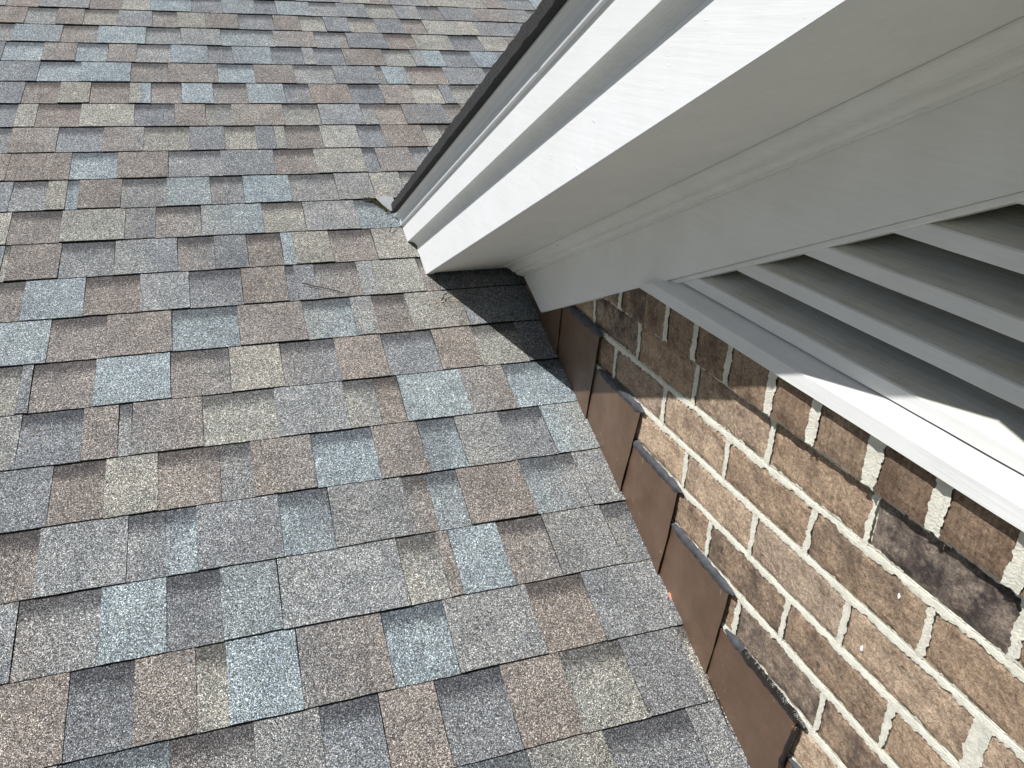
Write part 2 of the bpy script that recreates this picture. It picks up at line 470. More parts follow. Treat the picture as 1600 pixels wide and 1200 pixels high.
# courses by number; in each, layer + colour blend and the right-hand edge of the tab in metres from the wall
COURSES = {
    1: "Tg -1.402 Lw -1.300 Tg -1.137 Lw -1.026 Tt -0.931 Lb -0.788 Ls -0.679 Tb -0.557 Ls -0.477 Tb -0.349 Lg -0.239 Ts -0.123 Lt -0.003 Ts 0.096 Ls 0.192 Ts 0.337 Tw 0.503",
    2: "Tw -1.331 Lg -1.234 Tw -1.149 Lt -1.037 Ts -0.924 Lw -0.839 Tt -0.742 Tw -0.627 Ls -0.500 Tw -0.400 Lt -0.308 Ts -0.215 Lt -0.107 Ts 0.001 Lw 0.087 Tt 0.228 Tt 0.307 Tg 0.460",
    3: "Lg -1.356 Tb -1.210 Lw -1.097 Tb -0.944 Lg -0.831 Tg -0.695 Lb -0.512 Tw -0.362 Lg -0.265 Lw -0.244 Ts -0.095 Lw 0.017 Tt 0.163 Ls 0.287 Tt 0.403",
    4: "Ts -1.368 Lb -1.256 Tw -1.156 Lb -1.061 Tw -0.973 Lg -0.864 Tb -0.744 Ls -0.662 Tb -0.532 Ls -0.423 Tg -0.382 Ls -0.277 Tw -0.129 Lt -0.020 Tg 0.024 Tb 0.096 Ls 0.217 Tb 0.321",
    5: "Ts -1.256 Lb -1.136 Tb -0.987 Lw -0.875 Tw -0.719 Lb -0.601 Tw -0.467 Lg -0.332 Ts -0.178 Lw -0.155 Tb -0.069 Lw 0.074 Ts 0.229",
    6: "Ts -1.284 Lw -1.186 Tt -1.099 Lw -0.988 Tt -0.957 Tb -0.925 Lw -0.836 Tb -0.739 Lw -0.632 Tb -0.514 Ls -0.430 Tw -0.298 Ls -0.188 Tw -0.082 Lt 0.023 Ts 0.065 Lt 0.129",
    7: "Ls -1.288 Tt -1.236 Lw -1.118 Tt -0.971 Ls -0.857 Tw -0.766 Lt -0.688 Tw -0.532 Lt -0.419 Ts -0.278 Lg -0.235 Lw -0.141 Ts 0.005 Lw 0.069",
    8: "Ls -1.289 Tw -1.170 Ls -1.051 Tw -0.944 Lt -0.817 Ts -0.718 Lt -0.627 Ts -0.571 Tt -0.540 Lw -0.431 Tt -0.314 Ls -0.234 Tw -0.100 Lt -0.044",
    9: "Tw -1.278 Tw -1.127 Lb -1.010 Tw -0.877 Lg -0.734 Ts -0.585 Lw -0.467 Tt -0.321 Ls -0.280 Tw -0.172 Lg -0.109",
    10: "Ts -1.257 Lg -1.175 Tt -1.128 Lb -1.099 Tw -0.996 Lg -0.883 Tb -0.769 Ls -0.683 Tb -0.556 Lg -0.426 Tg -0.322 Tt -0.229",
    11: "Tt -1.245 Lw -1.130 Tt -0.983 Ts -0.910 Lw -0.799 Tb -0.643 Lt -0.533 Tg -0.388 Lb -0.239",
    12: "Tw -1.123 Lg -1.004 Ts -0.858 Lw -0.771 Ts -0.691 Lw -0.606 Tb -0.574 Tt -0.479 Lw -0.365 Tt -0.242",
    13: "Lw -1.187 Tb -1.061 Lw -0.943 Tg -0.834 Ls -0.714 Tw -0.609 Ls -0.585 Ts -0.536 Lw -0.427 Tg -0.385 Tt -0.267 Lw -0.230 Ts -0.160",
    14: "Tb -1.124 Lw -1.010 Tw -0.874 Lb -0.730 Tw -0.581 Lb -0.465 Tg -0.413 Lw -0.328 Tt -0.188 Ts -0.077",
    15: "Lt -1.167 Ts -1.144 Lw -1.027 Tb -0.878 Lw -0.758 Tt -0.646 Ls -0.523 Tw -0.414 Ls -0.292 Tw -0.193 Lt -0.078 Ts 0.032",
    16: "Tt -1.153 Ls -1.041 Tw -0.976 Lg -0.953 Tw -0.818 Lt -0.672 Tg -0.526 Lt -0.458 Lw -0.404 Tb -0.258 Tw -0.151 Lb 0.023",
    17: "Ts -1.088 Lw -0.996 Tt -0.904 Lw -0.791 Lg -0.730 Tw -0.613 Lb -0.486 Tw -0.387 Lb -0.305 Tg -0.204 Ls -0.104 Tb 0.017",
    18: "Lw -1.096 Tg -0.954 Lg -0.891 Lb -0.837 Ts -0.690 Lb -0.597 Tg -0.449 Lw -0.400 Lb -0.336 Tw -0.198 Lb -0.076 Tg 0.014",
    19: "Tg -1.115 Lg -0.991 Tb -0.890 Ls -0.802 Tb -0.706 Tg -0.487 Lt -0.412 Tw -0.387 Tb -0.289 Lw -0.194 Tg -0.064 Ls 0.015",
    20: "Tw -1.032 Ls -0.938 Tw -0.848 Lt -0.800 Tb -0.688 Tw -0.542 Lb -0.431 Tg -0.273 Lw -0.160 Tg 0.006",
    21: "Tg -1.039 Lb -0.887 Lw -0.767 Tg -0.667 Ls -0.573 Tw -0.478 Ls -0.363 Tw -0.256 Lt -0.139 Ts -0.026 Lt 0.016",
    22: "Tg -0.692 Tb -0.466 Lb -0.359 Tt -0.229 Ls -0.072 Tg 0.002",
}

def random_course(xa, xb, r):
    out = []
    x = xa
    lay = r.choice('TL')
    codes = 'bswtgwsgt'
    while x < xb:
        w = r.uniform(0.07, 0.15) if r.random() > 0.15 else r.uniform(0.03, 0.06)
        x2 = min(xb, x + w)
        out.append((lay + r.choice(codes), x, x2))
        x = x2
        lay = 'L' if lay == 'T' else 'T'
    return out

def to_pixel(p):
    q = cam.matrix_world.inverted() @ p
    if q.z > -0.05: return None
    return (512 + 794.0 * q.x / -q.z, 384 - 794.0 * q.y / -q.z)

XL, XR = -3.6, 1.7
roof = empty('shingle_roof', roof_frame(-0.9, 0, 0))
tag(roof, 'long grey, brown and blue-grey architectural shingle roof slope filling the left side', 'roof')

records = []
for k in range(-12, 36):
    r = random.Random(1000 + k)
    v0 = (21 - k) * E
    vm = v0 + E / 2
    xr = -0.0055 if vm < 1.02 else (0.0 if vm < 1.44 else XR)
    segs = []
    if k in COURSES:
        tok = COURSES[k].split()
        edges = [float(t) for t in tok[1::2]]
        kinds = tok[0::2]
        first = edges[0] - r.uniform(0.09, 0.15)
        segs += random_course(XL - r.uniform(0, 0.1), first, r)
        x = first
        for kd, x2 in zip(kinds, edges):
            x2c = min(x2, xr)
            if x2c - x > 0.004: segs.append((kd, x, x2c))
            x = x2c
        if xr - x > 0.012: segs += [(q_[0][0] + 's', q_[1], q_[2]) if xr < 0.5 else q_ for q_ in random_course(x, xr, r)]  # fill tabs under the soffit all slate, a darker tint deepening its shade
        elif xr - x > 0.0005 and segs: segs[-1] = (segs[-1][0], segs[-1][1], xr)
    else:
        segs = random_course(XL - r.uniform(0, 0.1), xr, r)
    for (kd, xa, xb) in segs:
        c0 = jit_tint(kd[1], r)
        c1 = [c * f_ for f_ in (r.uniform(0.95, 1.05),) for c in c0]
        if r.random() < 0.36:       # blend change inside the tab
            o2 = jit_tint(r.choice('gsgtw'), r)
            c1 = [0.45 * a + 0.55 * b for a, b in zip(c0, o2)]
            if r.random() < 0.5: c0, c1 = c1, c0
        cut = None
        if k == 11 and xb > -0.26 and xa < -0.30 and xb < 0:
            cut = [(-0.243, 0.012), (-0.272, 0.078), (-0.297, 0.110), (-0.338, 0.146)]
        geom = tab_geometry(xa, xb, kd[0], c0, c1, r, roof_frame, v0, cut)
        p = [to_pixel(roof_frame(x, v, 0)) for x, v in ((xa, v0), (xb, v0), (xb, v0 + E), (xa, v0 + E))]
        area = 0
        if all(p):
            xs = [min(1024, max(0, q[0])) for q in p]; ys = [min(768, max(0, q[1])) for q in p]
            area = abs(sum(xs[i] * ys[(i + 1) % 4] - xs[(i + 1) % 4] * ys[i] for i in range(4))) / 2
            cx, cy = sum(xs) / 4, sum(ys) / 4
            if cx > 400 and cy < 384 - (cx - 400) * 1.17 * 0 and (cx - 398) * 1.33 > (214 - cy) and cy < 210: area = 0   # behind the cornice
        records.append((area, geom, roof_frame((xa + xb) / 2, v0, 0)))

records.sort(key=lambda t: -t[0])
picked = [t for t in records if t[0] > 12][:300]
rest = [t for t in records if t not in picked] if False else records[len(picked):]
for a, geom, org in picked:
    shingle_object(geom, roof, org)
shingle_mass('outer_shingles', [t[1] for t in rest], roof, roof_frame(-1.4, 2.6, 0))

def slab(name, frame, x0, x1, v0, v1, n0, n1, mat, parent):
    vs_ = [frame(x, v, n) for n in (n0, n1) for (x, v) in ((x0, v0), (x1, v0), (x1, v1), (x0, v1))]
    return mesh(name, vs_, [(3, 2, 1, 0), (4, 5, 6, 7), (0, 1, 5, 4), (1, 2, 6, 5), (2, 3, 7, 6), (3, 0, 4, 7)], mat, parent, frame((x0 + x1) / 2, (v0 + v1) / 2, n0))
slab('roof_deck', roof_frame, XL - 0.05, XR, -14 * E, 33.5 * E, -0.06, -0.0045, M['deck'], roof)

# ------------------------------------------------------------------ brick gable wall
Z0, BH, BL = 0.63271, 0.08234, 0.20968
YO = {1: 0.4129, 2: 0.4043, 3: 0.4139, 4: 0.4179, 5: 0.4182}
YA = -0.385                                    # the gable's middle line
wall = empty('brick_wall', (0, YA, 0.2))
tag(wall, 'rough brown brick gable wall with cream mortar, rising from the roof at right', 'wall')

BR = {'tan': (0.525, 0.392, 0.280), 'brown': (0.445, 0.320, 0.220), 'red': (0.345, 0.238, 0.162), 'grey': (0.400, 0.308, 0.232), 'dark': (0.300, 0.240, 0.195)}

def brick(y0, y1, z0, z1, xf, tint, burn, mat, r, depth=0.05, ny=12, nzv=5, rough=0.0011):
    """y0 < y1; a rough-faced brick with broken arrises"""
    V, F = [], []
    seed = r.uniform(0, 100)
    for j in range(nzv + 1):
        for i in range(ny + 1):
            fy, fz = i / ny, j / nzv
            ey, ez = min(fy, 1 - fy) * (y1 - y0), min(fz, 1 - fz) * (z1 - z0)
            y, z = y0 + (y1 - y0) * fy, z0 + (z1 - z0) * fz
            if 0 < i < ny: y += r.uniform(-0.003, 0.003)
            if 0 < j < nzv: z += r.uniform(-0.003, 0.003)
            edge = min(ey, ez)
            x = xf + rough * (nz(y * 38 + seed, z * 38) + 0.6 * nz(y * 110, z * 110 + seed)) * 1.5
            if edge < 1e-6:
                x += 0.0022 + abs(nz(y * 60, z * 60, seed)) * 0.0022
                if i in (0, ny): y += nz(z * 55, seed) * 0.0022
                if j in (0, nzv): z += nz(y * 45, seed, 3) * 0.0022
            V.append((x, y, z))
    w = ny + 1
    for j in range(nzv):
        for i in range(ny):
            a = j * w + i
            F.append((a, a + w, a + w + 1, a + 1))
    ring = [i for i in range(w)] + [j * w + ny for j in range(1, nzv + 1)] + [nzv * w + i for i in range(ny - 1, -1, -1)] + [j * w for j in range(nzv - 1, 0, -1)]
    k = len(V)
    for i in ring:
        V.append((xf + depth, V[i][1], V[i][2]))
    n = len(ring)
    for i in range(n):
        j = (i + 1) % n
        F.append((ring[i], ring[j], k + j, k + i))
    F.append(tuple(k + i for i in range(n)))
    o = mesh('brick', V, F, mat, wall, (xf + depth, (y0 + y1) / 2, (z0 + z1) / 2))
    me = o.data
    a = me.attributes.new('burn', 'FLOAT', 'POINT'); a.data.foreach_set('value', [burn] * len(V))
    c = me.attributes.new('tint', 'FLOAT_COLOR', 'POINT'); c.data.foreach_set('color', [t for _ in V for t in (*tint, 1.0)])
    for p in me.polygons: p.use_smooth = False
    return o

def roof_z(y): return y * math.tan(TH)
def rake_n(y, z): return y * math.sin(PH) + z * math.cos(PH)

SPECIAL = {(1, -1): ('grey', 0.9), (1, 0): ('brown', 0.1), (1, 3): ('dark', 1.0), (2, -1): ('brown', 0.5), (1, 1): ('tan', 0.45), (1, 2): ('brown', 0.2)}
heads = {}
br = random.Random(21)
for cnum in range(1, 18):
    zt, zb = Z0 - cnum * BH - 0.005, Z0 - (cnum + 1) * BH + 0.005
    off = YO.get(cnum, 0.41 + br.uniform(-0.006, 0.006)) + (BL / 2 if cnum % 2 == 0 else 0)
    heads[cnum] = []
    for i in range(-4, 12):
        yc = off - i * BL + br.uniform(-0.0025, 0.0025)
        heads[cnum].append(yc)
    for i in range(len(heads[cnum]) - 1):
        y1, y0 = heads[cnum][i] - 0.005, heads[cnum][i + 1] + 0.005
        if zt < roof_z(y0) - 0.01: continue
        if rake_n(y1, zb) > 0.86 and y0 > YA: continue
        if y0 < -1.55: continue
        t, bn = br.choice(['tan', 'tan', 'brown', 'tan', 'grey', 'brown']), br.choice([0, 0.15, 0.3, 0.5, 0.75])
        if (cnum, i - 4) in SPECIAL: t, bn = SPECIAL[(cnum, i - 4)]
        kf = br.uniform(0.88, 1.1); c = [v * kf for v in BR[t]]
        brick(y0, y1, zb, zt, 0.0 + br.uniform(-0.0008, 0.0008), c, bn, M['brick'], br, 0.05, 20, 8, 0.0016)
# header course under the vent sill, standing 12 mm proud of the wall
HX = -0.0170
hj = [0.668, 0.573, 0.474, 0.379, 0.294, 0.199, 0.100, -0.008, -0.103, -0.213, -0.313, -0.415]
hw = [0.010, 0.010, 0.010, 0.0016, 0.010, 0.011, 0.011, 0.014, 0.016, 0.022, 0.019, 0.016]
while hj[-1] > -1.35:
    hj.append(hj[-1] - 0.104 + br.uniform(-0.004, 0.004)); hw.append(0.013)
ztop, zbot = 0.6330, Z0 - BH + 0.0055
for i in range(len(hj) - 1):
    t = 'red' if br.random() < 0.45 else 'brown'
    kf = br.uniform(0.50, 0.70); c = [v * kf for v in BR[t]]
    brick(hj[i + 1] + hw[i + 1] / 2, hj[i] - hw[i] / 2, zbot, ztop, HX + br.uniform(-0.0006, 0.0006), c, 0.85 if i == 2 else 0.12, M['header'], br, 0.06, 8, 5, 0.0004)

# mortar: struck joints smeared raggedly over the brick edges, one mesh over the wall's core
MV, MF = [], []
def strip(p0, p1, across, half, xs, seed, step=0.0022, rag=0.0034, prof=(-1.0, -0.55, -0.12, 0.12, 0.55, 1.0)):
    """ragged mortar strip from p0 to p1 (y, z); across = unit (y, z)"""
    Ln = math.hypot(p1[0] - p0[0], p1[1] - p0[1])
    if Ln < 0.004: return
    n = max(2, int(Ln / step))
    base = len(MV)
    for i in range(n + 1):
        f = i / n
        y, z = p0[0] + (p1[0] - p0[0]) * f, p0[1] + (p1[1] - p0[1]) * f
        s = f * Ln
        ra = half + rag * (1.0 * nz(s * 75, seed, 1) + 0.85 * nz(s * 230, seed, 5) + 1.0 * nz(s * 22, seed, 9))
        rb = half + rag * (1.0 * nz(s * 75, seed, 21) + 0.85 * nz(s * 230, seed, 25) + 1.0 * nz(s * 22, seed, 29))
        for q, xx in zip(prof, xs):
            w = q * (rb if q > 0 else ra)
            if abs(q) < 0.2 or 0.5 < q < 0.6: w = q * half
            MV.append((xx + 0.00045 * nz(s * 110, q * 9, seed) + 0.0003 * nz(s * 330, q * 20, seed) , y + across[0] * w, z + across[1] * w))
    m_ = len(prof)
    for i in range(n):
        for j in range(m_ - 1):
            a = base + i * m_ + j
            MF.append((a, a + m_, a + m_ + 1, a + 1))

YHI, YLO = 1.0, -1.5
for k in range(2, 18):
    z = Z0 - k * BH
    yh = min(YHI, (z + 0.02) / math.tan(TH), (0.86 - z * math.cos(PH)) / math.sin(PH))
    if yh > YLO:
        strip((yh, z), (YLO, z), (0, 1), 0.0064, (-0.0007, -0.0008, -0.0001, 0.0034, 0.0006, 0.0004), k * 3.7, prof=(-1.0, -0.45, 0.42, 0.56, 0.68, 1.0))
for cnum, ys in heads.items():
    zt, zb = Z0 - cnum * BH, Z0 - (cnum + 1) * BH
    for i, y in enumerate(ys):
        if y < YLO or zt < roof_z(y) - 0.02 or rake_n(y, zb) > 0.87: continue
        half = 0.0057
        if cnum == 3 and i == 8: half = 0.012
        strip((y, zt - 0.004), (y, zb + 0.004), (1, 0), half, (-0.0004, -0.0005, 0.0008, 0.0008, -0.0004, -0.0003), cnum * 11.3 + i)
for i, y in enumerate(hj[:-1]):
    if hw[i] < 0.003 or y < YLO: continue
    strip((y, ztop), (y, zbot + 0.001), (1, 0), hw[i] / 2 + 0.0018, (HX - 0.0004, HX + 0.0003, HX + 0.0024, HX + 0.0024, HX + 0.0003, HX - 0.0004), 300 + i)
# bed joint under the header course, set back in its shadow
strip((0.9, Z0 - BH - 0.001), (YLO, Z0 - BH - 0.001), (0, 1), 0.0070, (0.0016, 0.0022, 0.003, 0.003, 0.003, 0.003), 77.7, rag=0.0014)
mesh('mortar', MV, MF, M['mortar'], wall, (0, YA, 0.2), smooth=False)
# core of the wall behind the bricks
cy = [(1.0, 0.36), (1.0, 0.50), (0.62, 0.615), (-1.5, 0.615), (-1.5, -0.75)]
V = [(0.006, y, z) for y, z in cy] + [(0.11, y, z) for y, z in cy]
nC = len(cy)
mesh('wall_core', V, [tuple(range(nC - 1, -1, -1)), tuple(range(nC, 2 * nC))] + [(i, (i + 1) % nC, nC + (i + 1) % nC, nC + i) for i in range(nC)], M['mortar'], wall, (0.05, YA, 0.2))
# flecks of white paint on the bricks
def fleck(y, z, s, x=-0.0022):
    rr = random.Random(int(y * 9999) + 5)
    pts = [(x, y + s * (0.6 + rr.random() * 0.7) * math.cos(a) * 0.5, z + s * (0.6 + rr.random() * 0.7) * math.sin(a)) for a in [i * math.tau / 9 for i in range(9)]]
    V = pts + [(x + 0.0015, p[1], p[2]) for p in pts]
    mesh('paint_fleck', V, [tuple(range(8, -1, -1))] + [(i, (i + 1) % 9, 9 + (i + 1) % 9, 9 + i) for i in range(9)], M['fleck'], wall, (x, y, z))
fleck(-0.284, 0.443, 0.004)
fleck(-0.252, 0.334, 0.005)

# ------------------------------------------------------------------ step flashing up the wall
def flashing(near_top, near_bot, far_top_y, far_bot_y, label, sealant, k, bead_label=None):
    yt, zt = near_top; yb, zb = near_bot
    root = empty('step_flashing', (0, (yt + far_bot_y) / 2, roof_z((yt + far_bot_y) / 2)))
    tag(root, label, 'flashing', 'brown step flashings up the brick wall')
    # corners of the upstand: near top, near bottom, far bottom, far top; the near edge lies over the piece below
    def xx(f, h): return -0.0090 + 0.0052 * f + (0.0006 * math.sin(h * 50 + k))
    nu, nv = 8, 6
    V, F = [], []
    for lay in (0, 1):
        for j in range(nv + 1):
            h = j / nv
            for i in range(nu + 1):
                f = i / nu
                ya_ = yb + (far_bot_y - yb) * f; za_ = zb - 0.004 + (roof_z(far_bot_y) - 0.004 - (zb - 0.004)) * f
                yc_ = yt + (far_top_y - yt) * f; zc_ = zt
                y, z = ya_ + (yc_ - ya_) * h, za_ + (zc_ - za_) * h
                warp = 0.0016 * nz(y * 9, z * 9, k * 3.1) + 0.0006 * nz(y * 30, z * 30, k)
                lift = -0.0030 * max(0, 1 - h * 2.2) * max(0, 1 - f * 5) * (1.0 if k == 3 else 0.25)
                V.append((xx(f, h) + warp + lift + (0.0008 if lay else 0), y, z))
    w = nu + 1; tot = w * (nv + 1)
    for j in range(nv):
        for i in range(nu):
            a = j * w + i
            F.append((a, a + w, a + w + 1, a + 1)); F.append((tot + a, tot + a + 1, tot + a + w + 1, tot + a + w))
    border = list(range(w)) + [j * w + nu for j in range(1, nv + 1)] + [nv * w + i for i in range(nu - 1, -1, -1)] + [j * w for j in range(nv - 1, 0, -1)]
    for i in range(len(border)):
        a, b = border[i], border[(i + 1) % len(border)]
        F.append((a, b, tot + b, tot + a))
    mesh('upstand', V, F, M['flash'], root, root.location, smooth=False)
    # the leg on the roof, mostly under the shingles
    P = [(-0.0085, yb, roof_z(yb)), (-0.0040, far_bot_y, roof_z(far_bot_y))]
    V = []
    for n in (-0.0040, -0.0030):
        for (x_, y_) in ((-0.09, yb), (-0.0075, yb), (-0.0045, far_bot_y), (-0.09, far_bot_y)):
            v_ = y_ / cS
            V.append(roof_frame(x_, v_, n))
    mesh('roof_leg', V, [(3, 2, 1, 0), (4, 5, 6, 7), (0, 1, 5, 4), (1, 2, 6, 5), (2, 3, 7, 6), (3, 0, 4, 7)], M['flash'], root, root.location)
    # sealant bead smeared along the top edge
    ya, yz = yt - 0.012, yt + 0.205
    V, F = [], []
    n = 60
    sm = []
    for i in range(n + 1):
        f = i / n
        y = ya + (yz - ya) * f
        taper = min(1.0, f * 9 + 0.12, (1 - f) * 6 + 0.25)
        lo = (0.0125 + 0.0060 * nz(y * 45, k, 2) + 0.0040 * nz(y * 130, k, 3)) * taper
        hi = (0.0078 + 0.0030 * nz(y * 60, k, 5) + 0.0022 * nz(y * 170, k, 6)) * taper
        bul = 0.0030 * taper + 0.0012 * nz(y * 80, k, 8)
        xb = -0.0090 + 0.0052 * max(0, min(1, (y - yt) / max(0.01, far_top_y - yt)))
        z = zt + 0.0055 + 0.0018 * nz(y * 14, k, 11)
        for (dz, dx) in ((-lo, 0.0012), (-lo * 0.55, -bul * 0.75), (0.0, -bul), (hi * 0.6, -bul * 0.7), (hi, 0.0035)):
            V.append((xb + dx + 0.0006 * nz(y * 200, dz * 400, k), y, z + dz))
    for i in range(n):
        for j in range(4):
            a = i * 5 + j
            F.append((a, a + 1, a + 6, a + 5))
            mid = i / n
            sm.append(1 if (sealant == 'tar' and mid < 0.74) else 0)
    F.append((0, 1, 2, 3, 4)); sm.append(0)
    F.append(tuple(n * 5 + j for j in (4, 3, 2, 1, 0))); sm.append(0)
    s = mesh('sealant_bead', V, F, [M['caulk'], M['tar']], root, root.location, smooth=True, fmat=sm)
    if bead_label: tag(s, bead_label)
    if sealant == 'tar':
        # wet tar run down the near edge, with a rusty tongue beside it
        rr = random.Random(5)
        run = [(-0.0125, yt + (yb - yt) * f + rr.uniform(-0.0022, 0.0022), zt + (zb - zt) * f) for f in [q / 12 for q in range(11)]]
        tube('tar_run', run, [0.0045 + 0.0022 * nz(q * 1.7, 4.2) for q in range(11)], M['tar'], root, 8)
        tube('tar_run', [(-0.0128, yt + 0.006 + 0.0016 * math.sin(q), zt - 0.004 - 0.008 * q) for q in range(6)], [0.0026, 0.0030, 0.0022, 0.0026, 0.0016, 0.0007], M['rust'], root, 8)
    return root

def tube(name, pts, rad, mat, parent=None, sides=6):
    pts = [Vector(p) for p in pts]
    V, F = [], []
    for i, p in enumerate(pts):
        t = (pts[min(i + 1, len(pts) - 1)] - pts[max(i - 1, 0)]).normalized()
        u = t.cross(Vector((0.31, 0.2, 0.93))).normalized()
        w = t.cross(u)
        for j in range(sides):
            a = j * math.tau / sides
            V.append(p + (u * math.cos(a) + w * math.sin(a)) * rad[i])
    for i in range(len(pts) - 1):
        for j in range(sides):
            a, b = i * sides + j, i * sides + (j + 1) % sides
            F.append((a, b, b + sides, a + sides))
    F.append(tuple(range(sides - 1, -1, -1))); F.append(tuple((len(pts) - 1) * sides + j for j in range(sides)))
    c = sum(pts, Vector()) / len(pts)
    return mesh(name, V, F, mat, parent, c, smooth=True)

NE = [((0.772, 0.5465), (0.802, roof_z(0.802))), ((0.570, 0.4640), (0.610, roof_z(0.610))), ((0.366, 0.3810), (0.417, roof_z(0.417))),
      ((0.203, 0.2990), (0.231, roof_z(0.231))), ((0.015, 0.2165), (0.042, roof_z(0.042))), ((-0.190, 0.1350), (-0.160, roof_z(-0.160))),
      ((-0.385, 0.052), (-0.36, roof_z(-0.36)))]
FL = ['brown step flashing highest up, almost lost in black shadow beneath the cornice',
      'brown step flashing half in shadow below the white frieze board corner',
      'sunlit brown step flashing just below the shadow edge with a white scuffed corner',
      'middle brown step flashing, its grey sealant ending at an orange spot',
      'brown step flashing with a copper-coloured chip on its roof edge',
      'largest brown step flashing nearest the bottom, sealed with wet black tar',
      'brown step flashing cut by the bottom edge below the black tar strings']
for k in range(7):
    nt_, nb_ = NE[k]
    if k == 0: fty, fby = 0.97, 1.0
    else:
        fby = NE[k - 1][1][0] + 0.05
        # top edge reaches past the near edge of the piece above
        fty = NE[k - 1][0][0] + 0.03
    flashing(nt_, nb_, fty, fby, FL[k], 'tar' if k == 5 else 'caulk', k, 'black wet tar turning grey at its upper end' if k == 5 else None)
chip_root = None
for o in list(col.objects):
    if o.name.startswith('step_flashing') and 'copper' in o.get('label', ''): chip_root = o
pts = [(0.190, 0.084), (0.186, 0.086), (0.178, 0.078), (0.172, 0.067), (0.173, 0.062), (0.179, 0.068)]
mesh('bare_chip', [(-0.0100, y, z) for y, z in pts] + [(-0.006, y, z) for y, z in pts], [tuple(range(6))[::-1]] + [(i, (i + 1) % 6, 6 + (i + 1) % 6, 6 + i) for i in range(6)], M['copper'], chip_root, chip_root.location)

# ------------------------------------------------------------------ cornice along the rake
DR = Vector((0, math.cos(PH), -math.sin(PH)))
NN = Vector((0, math.sin(PH), math.cos(PH)))
NR = Vector((0, -sS, cS))
def rake_pt(x, n, s): return Vector((x, 0, 0)) + NN * n + DR * s

cornice = empty('rake_cornice', (-0.15, 0.9, 0.6))
tag(cornice, 'white painted wooden rake cornice sloping down to meet the shingle roof', 'cornice')

def rake_piece(name, prof, mat, parent, roof_gap, smooth=False, mirror=False, s1=1.7, bevel=0.0, cuts=40):
    """extrude a closed (x, n) profile along the rake, mitre it on the gable's middle line, scribe it to the roof"""
    bm = bmesh.new()
    n = len(prof)
    rings = []
    for i in range(cuts + 1):
        s = -1.3 + (s1 + 1.3) * i / cuts
        rings.append([bm.verts.new(rake_pt(x, nn, s)) for x, nn in prof])
    for a, b in zip(rings[:-1], rings[1:]):
        for i in range(n):
            bm.faces.new((a[i], a[(i + 1) % n], b[(i + 1) % n], b[i]))
    bm.faces.new(rings[0][::-1]); bm.faces.new(rings[-1])
    def cut(co, no):
        r_ = bmesh.ops.bisect_plane(bm, geom=bm.verts[:] + bm.edges[:] + bm.faces[:], plane_co=co, plane_no=no, clear_outer=True)
        ed = [e_ for e_ in r_['geom_cut'] if isinstance(e_, bmesh.types.BMEdge)]
        if ed: bmesh.ops.contextual_create(bm, geom=ed)
    cut(Vector((0, YA + (0.0 if not mirror else 0.0003), 0)), Vector((0, -1, 0)))
    if not mirror: cut(NR * roof_gap, -NR)
    if bevel:
        bmesh.ops.bevel(bm, geom=[e_ for e_ in bm.edges if e_.calc_face_angle(0) > 0.6], offset=bevel, segments=2, affect='EDGES')
    if mirror:
        for v in bm.verts: v.co.y = 2 * YA - v.co.y
    return from_bm(name, bm, mat, parent, smooth)

FX, BX = -0.255, -0.275
def arc(cx, cn, rx, rn, a0, a1, n):
    return [(cx + rx * math.cos(a0 + (a1 - a0) * i / n), cn + rn * math.sin(a0 + (a1 - a0) * i / n)) for i in range(n + 1)]
P_FASCIA = [(FX, 0.8660), (FX + 0.019, 0.8660), (FX + 0.019, 0.9496), (FX, 0.9496)]
P_SOFFIT = [(FX + 0.0195, 0.8675), (-0.004, 0.8675), (-0.004, 0.8800), (FX + 0.0195, 0.8800)]
# crown between fascia and upper board: a hollow
P_CROWN = [(FX + 0.010, 0.9497)] + arc(BX, 0.9497, (FX - BX) + 0.0002, 0.0200, 0, math.pi / 2, 6) + [(BX + 0.0005, 0.9720), (FX + 0.010, 0.9720)]
P_BOARD = [(BX, 0.9702), (BX, 1.0300), (BX + 0.019, 1.0300), (BX + 0.019, 0.9722), (BX + 0.0008, 0.9722), (BX + 0.0008, 0.9702)]
P_BOARD = [(BX, 0.9702), (BX + 0.0004, 0.9702), (BX + 0.0004, 0.9722), (BX + 0.019, 0.9722), (BX + 0.019, 1.0300), (BX, 1.0300)]
# drip edge: sheet metal with a kicked-out lip, its face hollowed between lip and roof edge
P_DRIP = [(-0.2752, 1.0215), (-0.2810, 1.0235), (-0.2815, 1.0262), (-0.2772, 1.0310), (-0.2775, 1.0410), (-0.2815, 1.0505), (-0.2890, 1.0560), (-0.2895, 1.0585), (-0.2700, 1.0585), (-0.2700, 1.0302), (-0.2752, 1.0302)]
